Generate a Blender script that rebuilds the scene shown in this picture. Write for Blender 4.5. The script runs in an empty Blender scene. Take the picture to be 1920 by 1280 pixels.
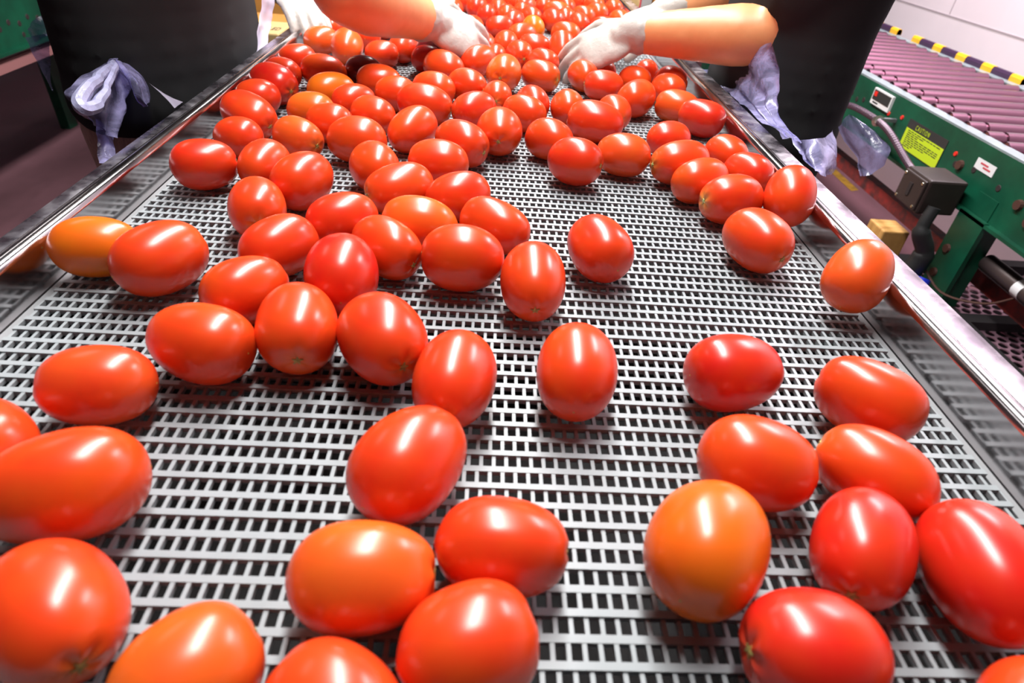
import bpy, bmesh, math, random
from mathutils import Vector, Matrix, noise

# ------------------------------------------------------------------ scene, camera, light
scene = bpy.context.scene
C = scene.collection
BELT = 0.90                      # height of the belt surface above the floor
H = 0.285                        # camera height above the belt
FPX = 1154.1                     # focal length in pixels of the 1920 px wide frame
ROWS = [Vector((0.997179, -0.015404, 0.073459)),      # image right
        Vector((0.049264, -0.604059, -0.795416)),     # image down
        Vector((0.056626, 0.796791, -0.601596))]      # view direction
CAM = Vector((0, 0, BELT + H))

cam_data = bpy.data.cameras.new('camera')
cam = bpy.data.objects.new('camera', cam_data)
C.objects.link(cam)
r_, d_, f_ = ROWS
cam.matrix_world = Matrix(((r_.x, -d_.x, -f_.x, CAM.x), (r_.y, -d_.y, -f_.y, CAM.y),
                           (r_.z, -d_.z, -f_.z, CAM.z), (0, 0, 0, 1)))
cam_data.sensor_width = 36
cam_data.lens = FPX * 36 / 1920
cam_data.clip_start = 0.01
cam_data.dof.use_dof = True
cam_data.dof.focus_distance = 0.66
cam_data.dof.aperture_fstop = 8.5
scene.camera = cam

world = bpy.data.worlds.new('world')
scene.world = world
world.use_nodes = True
bg = world.node_tree.nodes['Background']
bg.inputs[0].default_value = (0.90, 0.80, 0.90, 1)
bg.inputs[1].default_value = 0.014

scene.view_settings.view_transform = 'Standard'
scene.view_settings.look = 'None'
scene.view_settings.gamma = 1
scene.view_settings.use_curve_mapping = False
scene.view_settings.exposure = 0.30

def area(name, loc, sx, sy, power, col):
    l = bpy.data.lights.new(name, 'AREA')
    l.shape = 'RECTANGLE'; l.size = sx; l.size_y = sy; l.energy = power; l.color = col
    o = bpy.data.objects.new(name, l); C.objects.link(o); o.location = loc
    return o
area('tube_light_belt', (0.03, 1.75, BELT + 1.45), 0.22, 2.8, 96, (1.0, 0.985, 0.965))
area('tube_light_wall', (1.62, 2.3, BELT + 1.55), 0.24, 1.5, 50, (1.0, 0.90, 0.95))
area('tube_light_aisle', (-1.75, 2.3, BELT + 1.75), 0.24, 1.5, 5, (1.0, 0.95, 0.95))

# ------------------------------------------------------------------ helpers
def at(u, v, X):
    """point in the place seen at pixel u, v and lying X metres beside the belt's centre line"""
    ray = ROWS[0] * ((u - 960) / FPX) + ROWS[1] * ((v - 640) / FPX) + ROWS[2]
    return CAM + ray * (X / ray.x)

def gz(u, v, z):
    """point at height z seen at pixel u, v"""
    ray = ROWS[0] * ((u - 960) / FPX) + ROWS[1] * ((v - 640) / FPX) + ROWS[2]
    return CAM + ray * ((z - CAM.z) / ray.z)

def tag(o, label, cat, group=None):
    o['label'] = label; o['category'] = cat
    if group: o['group'] = group
    return o

def empty(name, loc, label=None, cat=None, group=None):
    o = bpy.data.objects.new(name, None); C.objects.link(o); o.location = loc
    o.empty_display_size = 0.05
    if label: tag(o, label, cat, group)
    return o

def link(name, me, mat=None, parent=None, loc=None):
    o = bpy.data.objects.new(name, me); C.objects.link(o)
    if mat and not me.materials: me.materials.append(mat)
    if loc is not None: o.location = loc
    if parent: o.parent = parent
    return o

class MB:
    """collects simple solids into one mesh"""
    def __init__(s): s.v = []; s.f = []
    def add(s, vs, fs):
        n = len(s.v); s.v += [tuple(v) for v in vs]; s.f += [tuple(i + n for i in f) for f in fs]; return s
    def box(s, lo, hi, m=None):
        (a, b, c), (d, e, g) = lo, hi
        vs = [(a,b,c),(d,b,c),(d,e,c),(a,e,c),(a,b,g),(d,b,g),(d,e,g),(a,e,g)]
        if m: vs = [m @ Vector(v) for v in vs]
        return s.add(vs, [(0,3,2,1),(4,5,6,7),(0,1,5,4),(1,2,6,5),(2,3,7,6),(3,0,4,7)])
    def tube(s, pts, rad, n=12, cap=True):
        pts = [Vector(p) for p in pts]
        rads = rad if isinstance(rad, (list, tuple)) else [rad] * len(pts)
        vs = []; fs = []
        up = None
        for i, p in enumerate(pts):
            d = (pts[min(i+1, len(pts)-1)] - pts[max(i-1, 0)]).normalized()
            if up is None:
                up = Vector((0,0,1)) if abs(d.z) < .9 else Vector((1,0,0))
            a = d.cross(up).normalized(); b = a.cross(d).normalized(); up = b
            for k in range(n):
                t = 2*math.pi*k/n
                vs.append(p + (a*math.cos(t) + b*math.sin(t)) * rads[i])
        for i in range(len(pts)-1):
            for k in range(n):
                fs.append((i*n+k, i*n+(k+1)%n, (i+1)*n+(k+1)%n, (i+1)*n+k))
        if cap:
            fs.append(tuple(range(n))[::-1]); fs.append(tuple((len(pts)-1)*n+k for k in range(n)))
        return s.add(vs, fs)
    def prism(s, prof, y0, y1, axis='Y'):
        """closed profile of (x, z) swept along Y"""
        n = len(prof)
        vs = [(x, y0, z) for x, z in prof] + [(x, y1, z) for x, z in prof]
        fs = [(k, (k+1)%n, n+(k+1)%n, n+k) for k in range(n)]
        fs += [tuple(range(n))[::-1], tuple(range(n, 2*n))]
        return s.add(vs, fs)
    def mesh(s, name, smooth=False, bevel=0.0, seg=2):
        me = bpy.data.meshes.new(name); me.from_pydata(s.v, [], s.f)
        bm = bmesh.new(); bm.from_mesh(me)
        bmesh.ops.recalc_face_normals(bm, faces=bm.faces)
        if bevel:
            ed = [e for e in bm.edges if len(e.link_faces) == 2 and e.calc_face_angle(0) > .5]
            bmesh.ops.bevel(bm, geom=ed, offset=bevel, segments=seg, affect='EDGES', profile=.5)
        bm.to_mesh(me); bm.free()
        if smooth:
            me.polygons.foreach_set('use_smooth', [True]*len(me.polygons))
            me.set_sharp_from_angle(angle=math.radians(40))
        me.update(); return me
    def build(s, name, mat, parent=None, smooth=False, bevel=0.0, loc=None):
        return link(name, s.mesh(name, smooth, bevel), mat, parent, loc)

def structure(o): o['kind'] = 'structure'; return o

# ------------------------------------------------------------------ materials
def mat_new(name):
    m = bpy.data.materials.new(name); m.use_nodes = True
    nt = m.node_tree; return m, nt, nt.nodes['Principled BSDF']
def N(nt, t, **kw):
    n = nt.nodes.new(t)
    for k, v in kw.items():
        if k in n.inputs: n.inputs[k].default_value = v
        else: setattr(n, k, v)
    return n
def mat(name, col, rough=.5, metal=0, noise_amt=0.0, nscale=20, col2=None, bump=0.0, spec=None, coords='Object', stretch=None, rvar=0.0):
    m, nt, b = mat_new(name)
    b.inputs['Base Color'].default_value = (*col, 1); b.inputs['Roughness'].default_value = rough
    b.inputs['Metallic'].default_value = metal
    if spec is not None: b.inputs['Specular IOR Level'].default_value = spec
    if noise_amt or bump or rvar or col2:
        tc = N(nt, 'ShaderNodeTexCoord'); mp = N(nt, 'ShaderNodeMapping')
        if stretch: mp.inputs['Scale'].default_value = stretch
        nz = N(nt, 'ShaderNodeTexNoise', Scale=nscale, Detail=6.0, Roughness=.62)
        nt.links.new(tc.outputs[coords], mp.inputs[0]); nt.links.new(mp.outputs[0], nz.inputs['Vector'])
        if noise_amt or col2:
            c2 = col2 or tuple(c*(1-noise_amt) for c in col)
            rp = N(nt, 'ShaderNodeValToRGB')
            rp.color_ramp.elements[0].position = .36; rp.color_ramp.elements[1].position = .64
            rp.color_ramp.elements[0].color = (*c2, 1); rp.color_ramp.elements[1].color = (*col, 1)
            nt.links.new(nz.outputs['Fac'], rp.inputs[0]); nt.links.new(rp.outputs[0], b.inputs['Base Color'])
        if rvar:
            mr = N(nt, 'ShaderNodeMapRange'); mr.inputs['From Min'].default_value = .35; mr.inputs['From Max'].default_value = .65
            mr.inputs['To Min'].default_value = max(.02, rough-rvar); mr.inputs['To Max'].default_value = rough+rvar
            nt.links.new(nz.outputs['Fac'], mr.inputs['Value']); nt.links.new(mr.outputs[0], b.inputs['Roughness'])
        if bump:
            bp = N(nt, 'ShaderNodeBump', Strength=bump, Distance=.004)
            nt.links.new(nz.outputs['Fac'], bp.inputs['Height']); nt.links.new(bp.outputs[0], b.inputs['Normal'])
    return m

M = {}
M['belt'] = mat('belt_plastic', (.315,.345,.362), .45, noise_amt=.10, nscale=35)
M['rod'] = mat('hinge_rod', (.36,.38,.40), .45)
M['steel'] = mat('brushed_steel', (.62,.59,.60), .17, 1, col2=(.52,.49,.50), nscale=28, stretch=(1.0,.35,1.0), rvar=.03)
M['steel_worn'] = mat('scuffed_steel', (.78,.75,.80), .30, 1, col2=(.40,.36,.44), nscale=26, rvar=.14)
M['wear'] = mat('wear_strip', (.26,.27,.28), .38)
M['bed'] = mat('dark_bed', (.012,.010,.011), .7)
M['frame'] = mat('grey_frame', (.25,.25,.27), .45, .6)
M['green'] = mat('green_paint', (.003,.085,.042), .42, col2=(.002,.05,.026), nscale=9)
M['greyblue'] = mat('grey_flange', (.28,.34,.36), .4, .2, noise_amt=.2, nscale=12)
M['roller'] = mat('zinc_roller', (.24,.115,.165), .22, 1, rvar=.04, nscale=14)  # zinc steel with the pink reflection of the room put into its colour
M['shaft'] = mat('roller_shaft', (.65,.62,.50), .3, 1)
M['hole'] = mat('dark_hole', (.022,.014,.014), .7)
M['rust'] = mat('brown_bolt', (.10,.045,.035), .5, .3)
M['box_brown'] = mat('junction_box', (.04,.026,.024), .45, noise_amt=.3, nscale=8)
M['black'] = mat('black_rubber', (.016,.016,.017), .5)
M['pipe'] = mat('dark_pipe', (.07,.05,.05), .35, .4)
M['redpaint'] = mat('red_paint', (.26,.025,.02), .5, col2=(.05,.02,.02), nscale=22)
M['red'] = mat('red_button', (.75,.03,.02), .3)
M['blue'] = mat('blue_strap', (.012,.03,.55), .4)
M['yellow'] = mat('yellow_tape', (.95,.50,.02), .45, noise_amt=.15, nscale=30)
M['stripe'] = mat('purple_black_tape', (.05,.022,.06), .45)
M['label_yellow'] = mat('label_yellow', (.50,.66,.02), .45)
M['label_black'] = mat('label_black', (.03,.03,.03), .45)
M['label_white'] = mat('label_white', (.75,.74,.76), .4)
M['label_red'] = mat('label_red_print', (.55,.08,.10), .5)
M['hose'] = mat('purple_hose', (.085,.05,.075), .32, .3)
M['perf'] = mat('perforated_sheet', (.62,.36,.46), .38, .8, rvar=.1, nscale=16)
M['wood'] = mat('wood', (.60,.33,.10), .6, col2=(.42,.20,.05), nscale=14, stretch=(1,6,1))
M['carton'] = mat('carton_brown', (.50,.23,.045), .7, noise_amt=.15, nscale=9)
M['carton_pale'] = mat('carton_cream', (.55,.38,.16), .7, noise_amt=.12, nscale=9)
M['carton_grey'] = mat('carton_grey_print', (.42,.43,.42), .7, noise_amt=.15, nscale=9)
M['ink'] = mat('ink', (.06,.03,.025), .7)
M['floor'] = mat('floor', (.25,.115,.14), .5, col2=(.15,.07,.082), nscale=3.2, stretch=(1,.45,1), bump=.25, rvar=.12)
M['floor_line'] = mat('floor_line', (.50,.28,.02), .6, noise_amt=.5, nscale=24)
M['wall'] = mat('wall_panel', (.88,.78,.84), .45, noise_amt=.05, nscale=2.5)
M['seam'] = mat('wall_seam', (.45,.38,.42), .5)
M['cloth'] = mat('black_cloth', (.033,.033,.034), .95, spec=.05)
M['khaki'] = mat('khaki_cloth', (.62,.42,.35), .85, noise_amt=.3, nscale=60, stretch=(6,1,1))
M['skin'] = mat('skin', (.82,.37,.165), .42, col2=(.70,.28,.11), nscale=7)
M['hair'] = mat('hair', (.03,.018,.012), .5)
M['glove'] = mat('glove_vinyl', (.47,.445,.41), .42, noise_amt=.10, nscale=40, bump=.5)
M['shoe'] = mat('shoe', (.03,.03,.03), .5)
M['eye'] = mat('eye', (.05,.03,.02), .2)
M['scar'] = mat('stem_scar', (.52,.42,.12), .7, col2=(.16,.14,.03), nscale=300)
M['scar_pale'] = mat('stem_scar_pale', (.70,.68,.30), .6, col2=(.22,.40,.12), nscale=260)
M['tip'] = mat('blossom_tip', (.55,.26,.03), .6)
M['lamp_body'] = mat('lamp_housing', (.75,.75,.75), .5)

def film_mat():
    m, nt, b = mat_new('plastic_film')
    b.inputs['Base Color'].default_value = (.50,.47,.82,1); b.inputs['Roughness'].default_value = .16
    b.inputs['Specular IOR Level'].default_value = 1.0
    tc = N(nt, 'ShaderNodeTexCoord')
    nz = N(nt, 'ShaderNodeTexNoise', Scale=24.0, Detail=5.0, Roughness=.6, Distortion=1.2)
    nt.links.new(tc.outputs['Object'], nz.inputs['Vector'])
    bp = N(nt, 'ShaderNodeBump', Strength=.55, Distance=.006)
    nt.links.new(nz.outputs['Fac'], bp.inputs['Height']); nt.links.new(bp.outputs[0], b.inputs['Normal'])
    tr = N(nt, 'ShaderNodeBsdfTransparent'); tr.inputs[0].default_value = (.66,.64,.95,1)
    mr = N(nt, 'ShaderNodeMapRange'); mr.inputs['From Min'].default_value = .35; mr.inputs['From Max'].default_value = .65
    mr.inputs['To Min'].default_value = .18; mr.inputs['To Max'].default_value = .62
    nt.links.new(nz.outputs['Fac'], mr.inputs['Value'])
    mx = N(nt, 'ShaderNodeMixShader')
    nt.links.new(mr.outputs[0], mx.inputs[0]); nt.links.new(tr.outputs[0], mx.inputs[1]); nt.links.new(b.outputs[0], mx.inputs[2])
    nt.links.new(mx.outputs[0], nt.nodes['Material Output'].inputs[0])
    return m
M['film'] = film_mat()
def film_white():
    m, nt, b = mat_new('plastic_film_bright')
    b.inputs['Base Color'].default_value = (.50,.46,.58,1); b.inputs['Roughness'].default_value = .25
    tr = N(nt, 'ShaderNodeBsdfTransparent'); mx = N(nt, 'ShaderNodeMixShader'); mx.inputs[0].default_value = .8
    nt.links.new(tr.outputs[0], mx.inputs[1]); nt.links.new(b.outputs[0], mx.inputs[2])
    nt.links.new(mx.outputs[0], nt.nodes['Material Output'].inputs[0])
    return m
M['film_white'] = film_white()
M['film_bow'] = mat('plastic_bow', (.50,.50,.76), .25, noise_amt=.3, nscale=60, bump=.6)

def tomato_mat():
    m, nt, b = mat_new('tomato_skin')
    at_ = N(nt, 'ShaderNodeAttribute', attribute_name='tone')
    tc = N(nt, 'ShaderNodeTexCoord')
    nz = N(nt, 'ShaderNodeTexNoise', Scale=30.0, Detail=3.0)
    nt.links.new(tc.outputs['Object'], nz.inputs['Vector'])
    hs = N(nt, 'ShaderNodeHueSaturation')
    mr = N(nt, 'ShaderNodeMapRange'); mr.inputs['To Min'].default_value = .492; mr.inputs['To Max'].default_value = .508
    nt.links.new(nz.outputs['Fac'], mr.inputs['Value']); nt.links.new(mr.outputs[0], hs.inputs['Hue'])
    nt.links.new(at_.outputs['Color'], hs.inputs['Color']); nt.links.new(hs.outputs[0], b.inputs['Base Color'])
    b.inputs['Roughness'].default_value = .27
    b.inputs['Specular IOR Level'].default_value = .55
    return m
M['tomato'] = tomato_mat()

# ------------------------------------------------------------------ the room
structure(MB().box((-6, -3, -.05), (4.2, 8, 0)).build('floor', M['floor']))
wr = structure(MB().box((2.02, -3, 0), (2.12, 8, 3.6)).build('wall_right', M['wall']))
def wall_joint(y0, y1, z0, z1):
    MB().box((2.0185, y0, z0), (2.0205, y1, z1)).build('panel_joint', M['seam'], wr)
for y in (-1.4, -.2, 1.0, 2.2, 3.02, 4.2, 5.4): wall_joint(y, y+.006, .84, 2.6)
wall_joint(-3, 8, .83, .836); wall_joint(-3, 8, 2.6, 2.606)
structure(MB().box((-6.1, -3, 0), (-6, 8, 3.6)).build('wall_left', M['wall']))
structure(MB().box((-6, 8, 0), (4.2, 8.1, 3.6)).build('wall_back', M['wall']))
fa, fb = gz(1553, 318, .001), gz(1596, 358, .001)
MB().add([fa, fa+Vector((.05, .02, 0)), fb+Vector((.05, .02, 0)), fb], [(0, 1, 2, 3)]).build('floor_line', M['floor_line'], bpy.data.objects['floor'])
# line of tube fixtures hanging over belt, wall conveyor and aisle
for nm, x, yc, z, w, hl in (('belt', .03, 1.75, BELT+1.45, .26, 1.44), ('wall conveyor', 1.62, 2.3, BELT+1.55, .26, .77), ('aisle', -1.75, 2.3, BELT+1.75, .26, .77)):
    lt = empty('tube_lamp', (x, yc, z), 'long white tube lamp hanging over the %s' % nm, 'lamp')
    MB().box((-w/2, -hl, .012), (w/2, hl, .07)).build('housing', M['lamp_body'], lt, bevel=.008)
    for y in (-hl*.7, hl*.7):
        MB().tube([(0, y, .07), (0, y, .9)], .004, 6).build('hanger', M['frame'], lt)

# ------------------------------------------------------------------ sorting conveyor
CONV = empty('sorting_conveyor', (0, 0, 0), 'long sorting conveyor with grey plastic mesh belt between two steel side rails', 'conveyor')
P, Q = .00767, .01283
NC = 87; W2 = NC * P / 2
Y0, NL = -.18, 104
def link_mesh():
    mb = MB(); t = .0042
    bar = .31*Q
    def bar_box(yc, z0, z1, w):
        mb.box((-W2, yc-w/2, z0), (W2, yc+w/2, z1))
    bar_box(Q*.5, -t, 0, bar); bar_box(Q*1.5, -t, -.0004, bar*1.05)
    ww = .30*P
    for i in range(NC+1):
        x = -W2 + i*P
        x0 = max(-W2, x-ww/2); x1 = min(W2, x+ww/2)
        mb.box((x0, Q*.5, -t), (x1, Q*1.5, -.0007))
        xs = x + .30*P
        if xs + ww/2 < W2: mb.box((xs-ww/2, -Q*.5+.0002, -t), (xs+ww/2, Q*.5, -.0012))
        # hinge pegs seen low in the staggered row
    return mb.mesh('belt_link')
belt = MB()
for k in range(NL): belt.tube([(-W2, Y0 + (2*k+.5)*Q, BELT-.0034), (W2, Y0 + (2*k+.5)*Q, BELT-.0034)], .0010, 6)
belt = belt.build('belt', M['rod'], CONV)
lm = link_mesh(); lm.materials.append(M['belt'])
for k in range(NL):
    link('belt_link', lm, None, belt, (0, Y0 + 2*k*Q, BELT))
YA, YB = -.25, 2.52
def rail(s):
    xi, xo, h = .342, .383 if s > 0 else .373, .037
    prof = [(xi, -.055), (xi, h-.006)]
    for k in range(7):                                   # rolled bead along the inner edge
        a = math.pi - k*math.pi/6*1.05
        prof.append((xi+.007+.007*math.cos(a), h-.006+.0065*math.sin(a)))
    prof += [(xi+.0155, h-.0028), (xo-.003, h-.0028), (xo-.0008, h-.0046), (xo, h-.008), (xo, -.07), (xo-.003, -.07), (xo-.003, h-.010), (xi+.003, h-.010), (xi+.003, -.055)]
    mb = MB().prism([(s*x, z+BELT) for x, z in prof], YA, YB)
    me = mb.mesh('side_rail', smooth=True)
    me.materials.append(M['steel']); me.materials.append(M['steel_worn'])
    for p in me.polygons:
        if p.normal.z > .9 and abs(p.center.x) > xi+.0145: p.material_index = 1
    return link('side_rail', me, None, CONV)
rail(1); rail(-1)
for s in (1, -1):
    MB().box((s*.3345 if s > 0 else -.341, YA, BELT-.012), (.341 if s > 0 else -.3345, YB, BELT-.0035)).build('wear_strip', M['wear'], CONV)
MB().box((-.341, YA, BELT-.12), (.341, YB, BELT-.10)).build('bed', M['bed'], CONV)  # added dark sheet, its black stands for the shade below the mesh
for y in (0.0, .45, .9, 1.35, 1.8, 2.25):
    MB().box((-.34, y-.02, BELT-.10), (.34, y+.02, BELT-.035)).build('cross_bar', M['bed'], CONV)
for s in (1, -1):
    MB().box((s*.375-.02, YA, BELT-.20), (s*.375-.003 if s > 0 else s*.375+.02, YB, BELT-.06)).build('side_frame', M['frame'], CONV)
    for y in (0.1, 1.2, 2.4):
        lg = MB().box((s*.36-.02, y-.025, .0), (s*.36+.02, y+.025, BELT-.15)).build('leg', M['frame'], CONV)

# ------------------------------------------------------------------ roller conveyors
def lathe_x(prof, n=14):
    """profile of (x, radius) turned round the X axis"""
    vs = []; fs = []
    for x, rr in prof:
        for k in range(n):
            a = 2*math.pi*k/n; vs.append((x, rr*math.cos(a), rr*math.sin(a)))
    for i in range(len(prof)-1):
        for k in range(n): fs.append((i*n+k, i*n+(k+1) % n, (i+1)*n+(k+1) % n, (i+1)*n+k))
    fs.append(tuple(range(n))); fs.append(tuple((len(prof)-1)*n+k for k in range(n)))
    return MB().add(vs, fs)
def disc(name, x, y, z, rad, m, parent, s, dx=.004, sy=1.0):
    n = 12
    vs = [(x, y+rad*sy*math.cos(2*math.pi*k/n), z+rad*math.sin(2*math.pi*k/n)) for k in range(n)]
    vs += [(x+s*dx, y+rad*sy*.86*math.cos(2*math.pi*k/n), z+rad*.86*math.sin(2*math.pi*k/n)) for k in range(n)]
    fs = [(k, (k+1) % n, n+(k+1) % n, n+k) for k in range(n)] + [tuple(range(n, 2*n)), tuple(range(n))]
    return MB().add(vs, fs).build(name, m, parent)
def roller_conveyor(s, xn, xf, zt, y0, y1, label, n_roll, yr0):
    """s = -1: the face towards the belt looks in -X"""
    root = empty('roller_conveyor', ((xn+xf)/2, (y0+y1)/2, 0), label, 'conveyor')
    cx, cy = (xn+xf)/2, (y0+y1)/2
    def L(mb, name, m, parent=None, **kw):
        o = mb.build(name, m, parent or root, **kw)
        if not parent: o.location = (-cx, -cy, 0)
        return o
    d = 1 if xf > xn else -1
    def bx(a, b, ya, yb, za, zb): return ((min(a, b), ya, za), (max(a, b), yb, zb))
    # near channel: web, grey top flange, lower lip
    L(MB().box(*bx(xn, xn+d*.004, y0, y1, zt-.155, zt-.003)), 'side_frame', M['green'])
    L(MB().box(*bx(xn, xn+d*.036, y0, y1, zt-.003, zt+.002)), 'top_flange', M['greyblue'])
    L(MB().box(*bx(xn-d*.016, xn+d*.03, y0, y1, zt-.160, zt-.152)), 'lower_lip', M['green'])
    L(MB().box(*bx(xf-d*.004, xf, y0, y1, zt-.155, zt)), 'side_frame', M['green'])
    L(MB().box(*bx(xf-d*.03, xf+d*.004, y0, y1, zt, zt+.004)), 'top_flange', M['greyblue'])
    ln = abs(xf-xn) - .050
    prof = [(0, .006), (.008, .006), (.008, .0185), (.010, .0215), (.052, .0215), (.054, .0175), (.060, .0175), (.062, .0215), (ln-.010, .0215), (ln-.008, .0185), (ln-.008, .006), (ln, .006)]
    rm = lathe_x(prof).mesh('roller', smooth=True); rm.materials.append(M['roller'])
    sm = lathe_x([(-.006, .007), (.004, .0075), (.009, .012), (.010, .005)], 10).mesh('roller_shaft', smooth=True); sm.materials.append(M['shaft'])
    for k in range(n_roll):
        o = link('roller', rm, None, root, (xn+d*.026-cx, yr0+.078*k-cy, zt-.012))
        o.scale.x = d
        q = link('shaft', sm, None, o, (0, 0, 0))
    L(MB().box(*bx(xn+d*.03, xf-d*.03, y0, y1, zt-.13, zt-.11)), 'drive_bed', M['bed'])
    return root, L, d, bx

XN, XF, ZT = 1.22, 1.755, .752
RC, RL, rd, rbx = roller_conveyor(-1, XN, XF, ZT, .55, 4.6, 'green framed roller conveyor with pinkish steel rollers along the white wall', 51, .60)
for y in (1.0, 1.16, 1.24, 1.37, 1.47, 1.54, 2.06, 2.10, 2.14, 2.3, 2.42, 2.55, 2.7):
    o = disc('hole', XN-.0005, y, ZT-.06-.02*((y*37) % 1), .0085, M['hole'], RC, -1, .001); o.location = (-(XN+XF)/2, -(.55+4.6)/2, 0)
for y, z in ((1.52, -.075), (1.50, -.115), (1.29, -.08), (1.24, -.10), (1.19, -.085), (1.12, -.11), (1.20, -.13)):
    o = disc('bolt_head', XN, y, ZT+z, .013, M['rust'], RC, -1, .008); o.location = (-(XN+XF)/2, -(.55+4.6)/2, 0)
for y, z in ((1.555, -.058), (1.83, -.05), (1.90, -.06)):
    o = disc('red_reflector', XN, y, ZT+z, .0065, M['red'], RC, -1, .003); o.location = (-(XN+XF)/2, -(.55+4.6)/2, 0)
# caution label: black header band over a yellow field of small print
def facepanel(name, y0, y1, z0, z1, m, parent=None, x=0.0015):
    return RL(MB().box((XN-x, min(y0, y1), z0), (XN, max(y0, y1), z1)), name, m, parent)
lab = facepanel('caution_label', 1.60, 1.79, .632, .712, M['label_black'])
def sub(o, parent):            # piece given in place coordinates, hung below a part of the conveyor
    o.parent = parent; o.location = (0, 0, 0); return o
sub(MB().box((XN-.0022, 1.602, .634), (XN-.001, 1.788, .688)).build('label_field', M['label_yellow']), lab)
rnd = random.Random(4)
for k in range(9):
    y1 = 1.775; z = .684 - .0052*k
    while y1 > 1.625:
        wl = rnd.uniform(.008, .022)
        sub(MB().box((XN-.0026, max(1.615, y1-wl), z-.0016), (XN-.002, y1, z+.0006)).build('print_line', M['label_black']), lab)
        y1 -= wl + .004
        if rnd.random() < .10: break
def text(name, s, size, m, mtx, parent, ext=.0002, gap=1.15, bold=0.0):
    cu = bpy.data.curves.new(name, 'FONT'); cu.body = s; cu.size = size; cu.extrude = ext; cu.align_x = 'LEFT'
    cu.space_character = gap; cu.offset = bold
    o = bpy.data.objects.new(name, cu); C.objects.link(o)
    me = bpy.data.meshes.new_from_object(o.evaluated_get(bpy.context.evaluated_depsgraph_get()))
    bpy.data.objects.remove(o); bpy.data.curves.remove(cu)
    me.materials.clear(); me.materials.append(m)
    me.transform(mtx)
    q = bpy.data.objects.new(name, me); C.objects.link(q)
    if parent: q.parent = parent
    return q
# text runs along -Y on a face looking towards -X
MT = Matrix(((0, 0, -1, XN-.0024), (-.62, 0, 0, 1.748), (0, 1, 0, .6925), (0, 0, 0, 1)))
text('caution_text', 'CAUTION', .0185, M['label_yellow'], MT, lab, gap=1.5)
cp = facepanel('control_plate', 1.90, 2.01, .694, .740, M['label_white'], None, .008)
sub(MB().box((XN-.0095, 1.906, .708), (XN-.0075, 2.004, .736)).build('display', M['label_black']), cp)
sub(MB().box((XN-.011, 1.982, .719), (XN-.009, 1.998, .732)).build('red_lamp', M['red']), cp)
sub(MB().box((XN-.0088, 1.965, .699), (XN-.0078, 1.995, .703)).build('plate_print', M['label_black']), cp)
st = facepanel('white_sticker', 1.405, 1.475, .690, .715, M['label_white'])
for ya, yb, za in ((1.43, 1.458, .705), (1.418, 1.445, .698)):
    sub(MB().box((XN-.0022, ya, za), (XN-.0012, yb, za+.004)).build('red_print', M['label_red']), st)
# ribbed hose hanging along the frame down into the junction box
hp = [at(u, v, x) for u, v, x in ((1575, 195, 1.17), (1600, 200, 1.17), (1630, 216, 1.17), (1655, 234, 1.165), (1672, 254, 1.16), (1690, 285, 1.155), (1705, 310, 1.15), (1720, 328, 1.145))]
def catmull(ps, n):
    out = []
    for i in range(len(ps)-1):
        a, b, c, d = ps[max(i-1, 0)], ps[i], ps[i+1], ps[min(i+2, len(ps)-1)]
        for k in range(n):
            t = k/n
            out.append(.5*((2*b) + (c-a)*t + (2*a-5*b+4*c-d)*t*t + (3*b-a-3*c+d)*t*t*t))
    return out + [ps[-1]]
hs = catmull(hp, 16)
hose = RL(MB().tube(hs, [.0100 if k % 2 else .0085 for k in range(len(hs))], 12), 'hose', M['hose'], smooth=False)
ck = hs[16*3-6]
RL(MB().tube([ck-Vector((0, .007, -.003)), ck+Vector((0, .007, -.003))], .0155, 12), 'hose_clamp', M['shaft'])
RL(MB().box((ck.x-.004, ck.y-.006, ck.z), (XN, ck.y+.006, ck.z+.010)), 'hose_bracket', M['frame'])
# junction box, leg, pipe, red beam, strap below the frame
RL(MB().box((1.10, 1.435, .572), (1.20, 1.54, .662)), 'junction_box', M['box_brown'], bevel=.006)
RL(MB().box((1.093, 1.44, .578), (1.1005, 1.535, .656)), 'box_cover', M['box_brown'], bevel=.003)
RL(MB().box((1.0905, 1.482, .602), (1.0935, 1.494, .635)), 'cover_slot', M['hole'])
for y, z in ((1.449, .647), (1.526, .647), (1.449, .587), (1.526, .587)):
    o = disc('cover_screw', 1.093, y, z, .004, M['shaft'], RC, -1, .002); o.location = (-(XN+XF)/2, -(.55+4.6)/2, 0)
for y in (1.38, 3.7):
    RL(MB().box((XN-.002, y-.035, 0), (XN+.045, y+.035, ZT-.10)).box((XN-.016, y-.048, .20), (XN-.004, y+.048, ZT-.15)), 'leg', M['green'])
    RL(MB().box((XF-.045, y-.035, 0), (XF, y+.035, ZT-.15)), 'leg', M['green'])
for z in (.50, .43, .35):
    o = disc('bolt_head', XN-.016, 1.40, z, .012, M['rust'], RC, -1, .006); o.location = (-(XN+XF)/2, -(.55+4.6)/2, 0)
RL(MB().tube([(1.27, .55, .50), (1.27, 1.335, .50)], .022, 14), 'pipe', M['pipe'], smooth=True)
RL(MB().tube([(1.27, 1.19, .50), (1.27, 1.215, .50)], .0228, 14), 'pipe_band', M['label_white'], smooth=True)
RL(MB().box((1.30, .55, .415), (1.335, 4.6, .455)), 'red_beam', M['redpaint'])
RL(MB().tube(catmull([Vector((1.13, 1.42, .60)), Vector((1.12, 1.41, .54)), Vector((1.15, 1.40, .48)), Vector((1.13, 1.40, .40))], 8), [.016]*8+[.022]*8+[.026]*9, 10), 'cable_boot', M['black'], smooth=True)
RL(MB().tube(catmull([Vector((1.15, 1.36, .43)), Vector((1.13, 1.34, .37)), Vector((1.135, 1.36, .28)), Vector((1.16, 1.38, .20))], 8), .020, 10), 'blue_strap', M['blue'], smooth=True)
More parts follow.
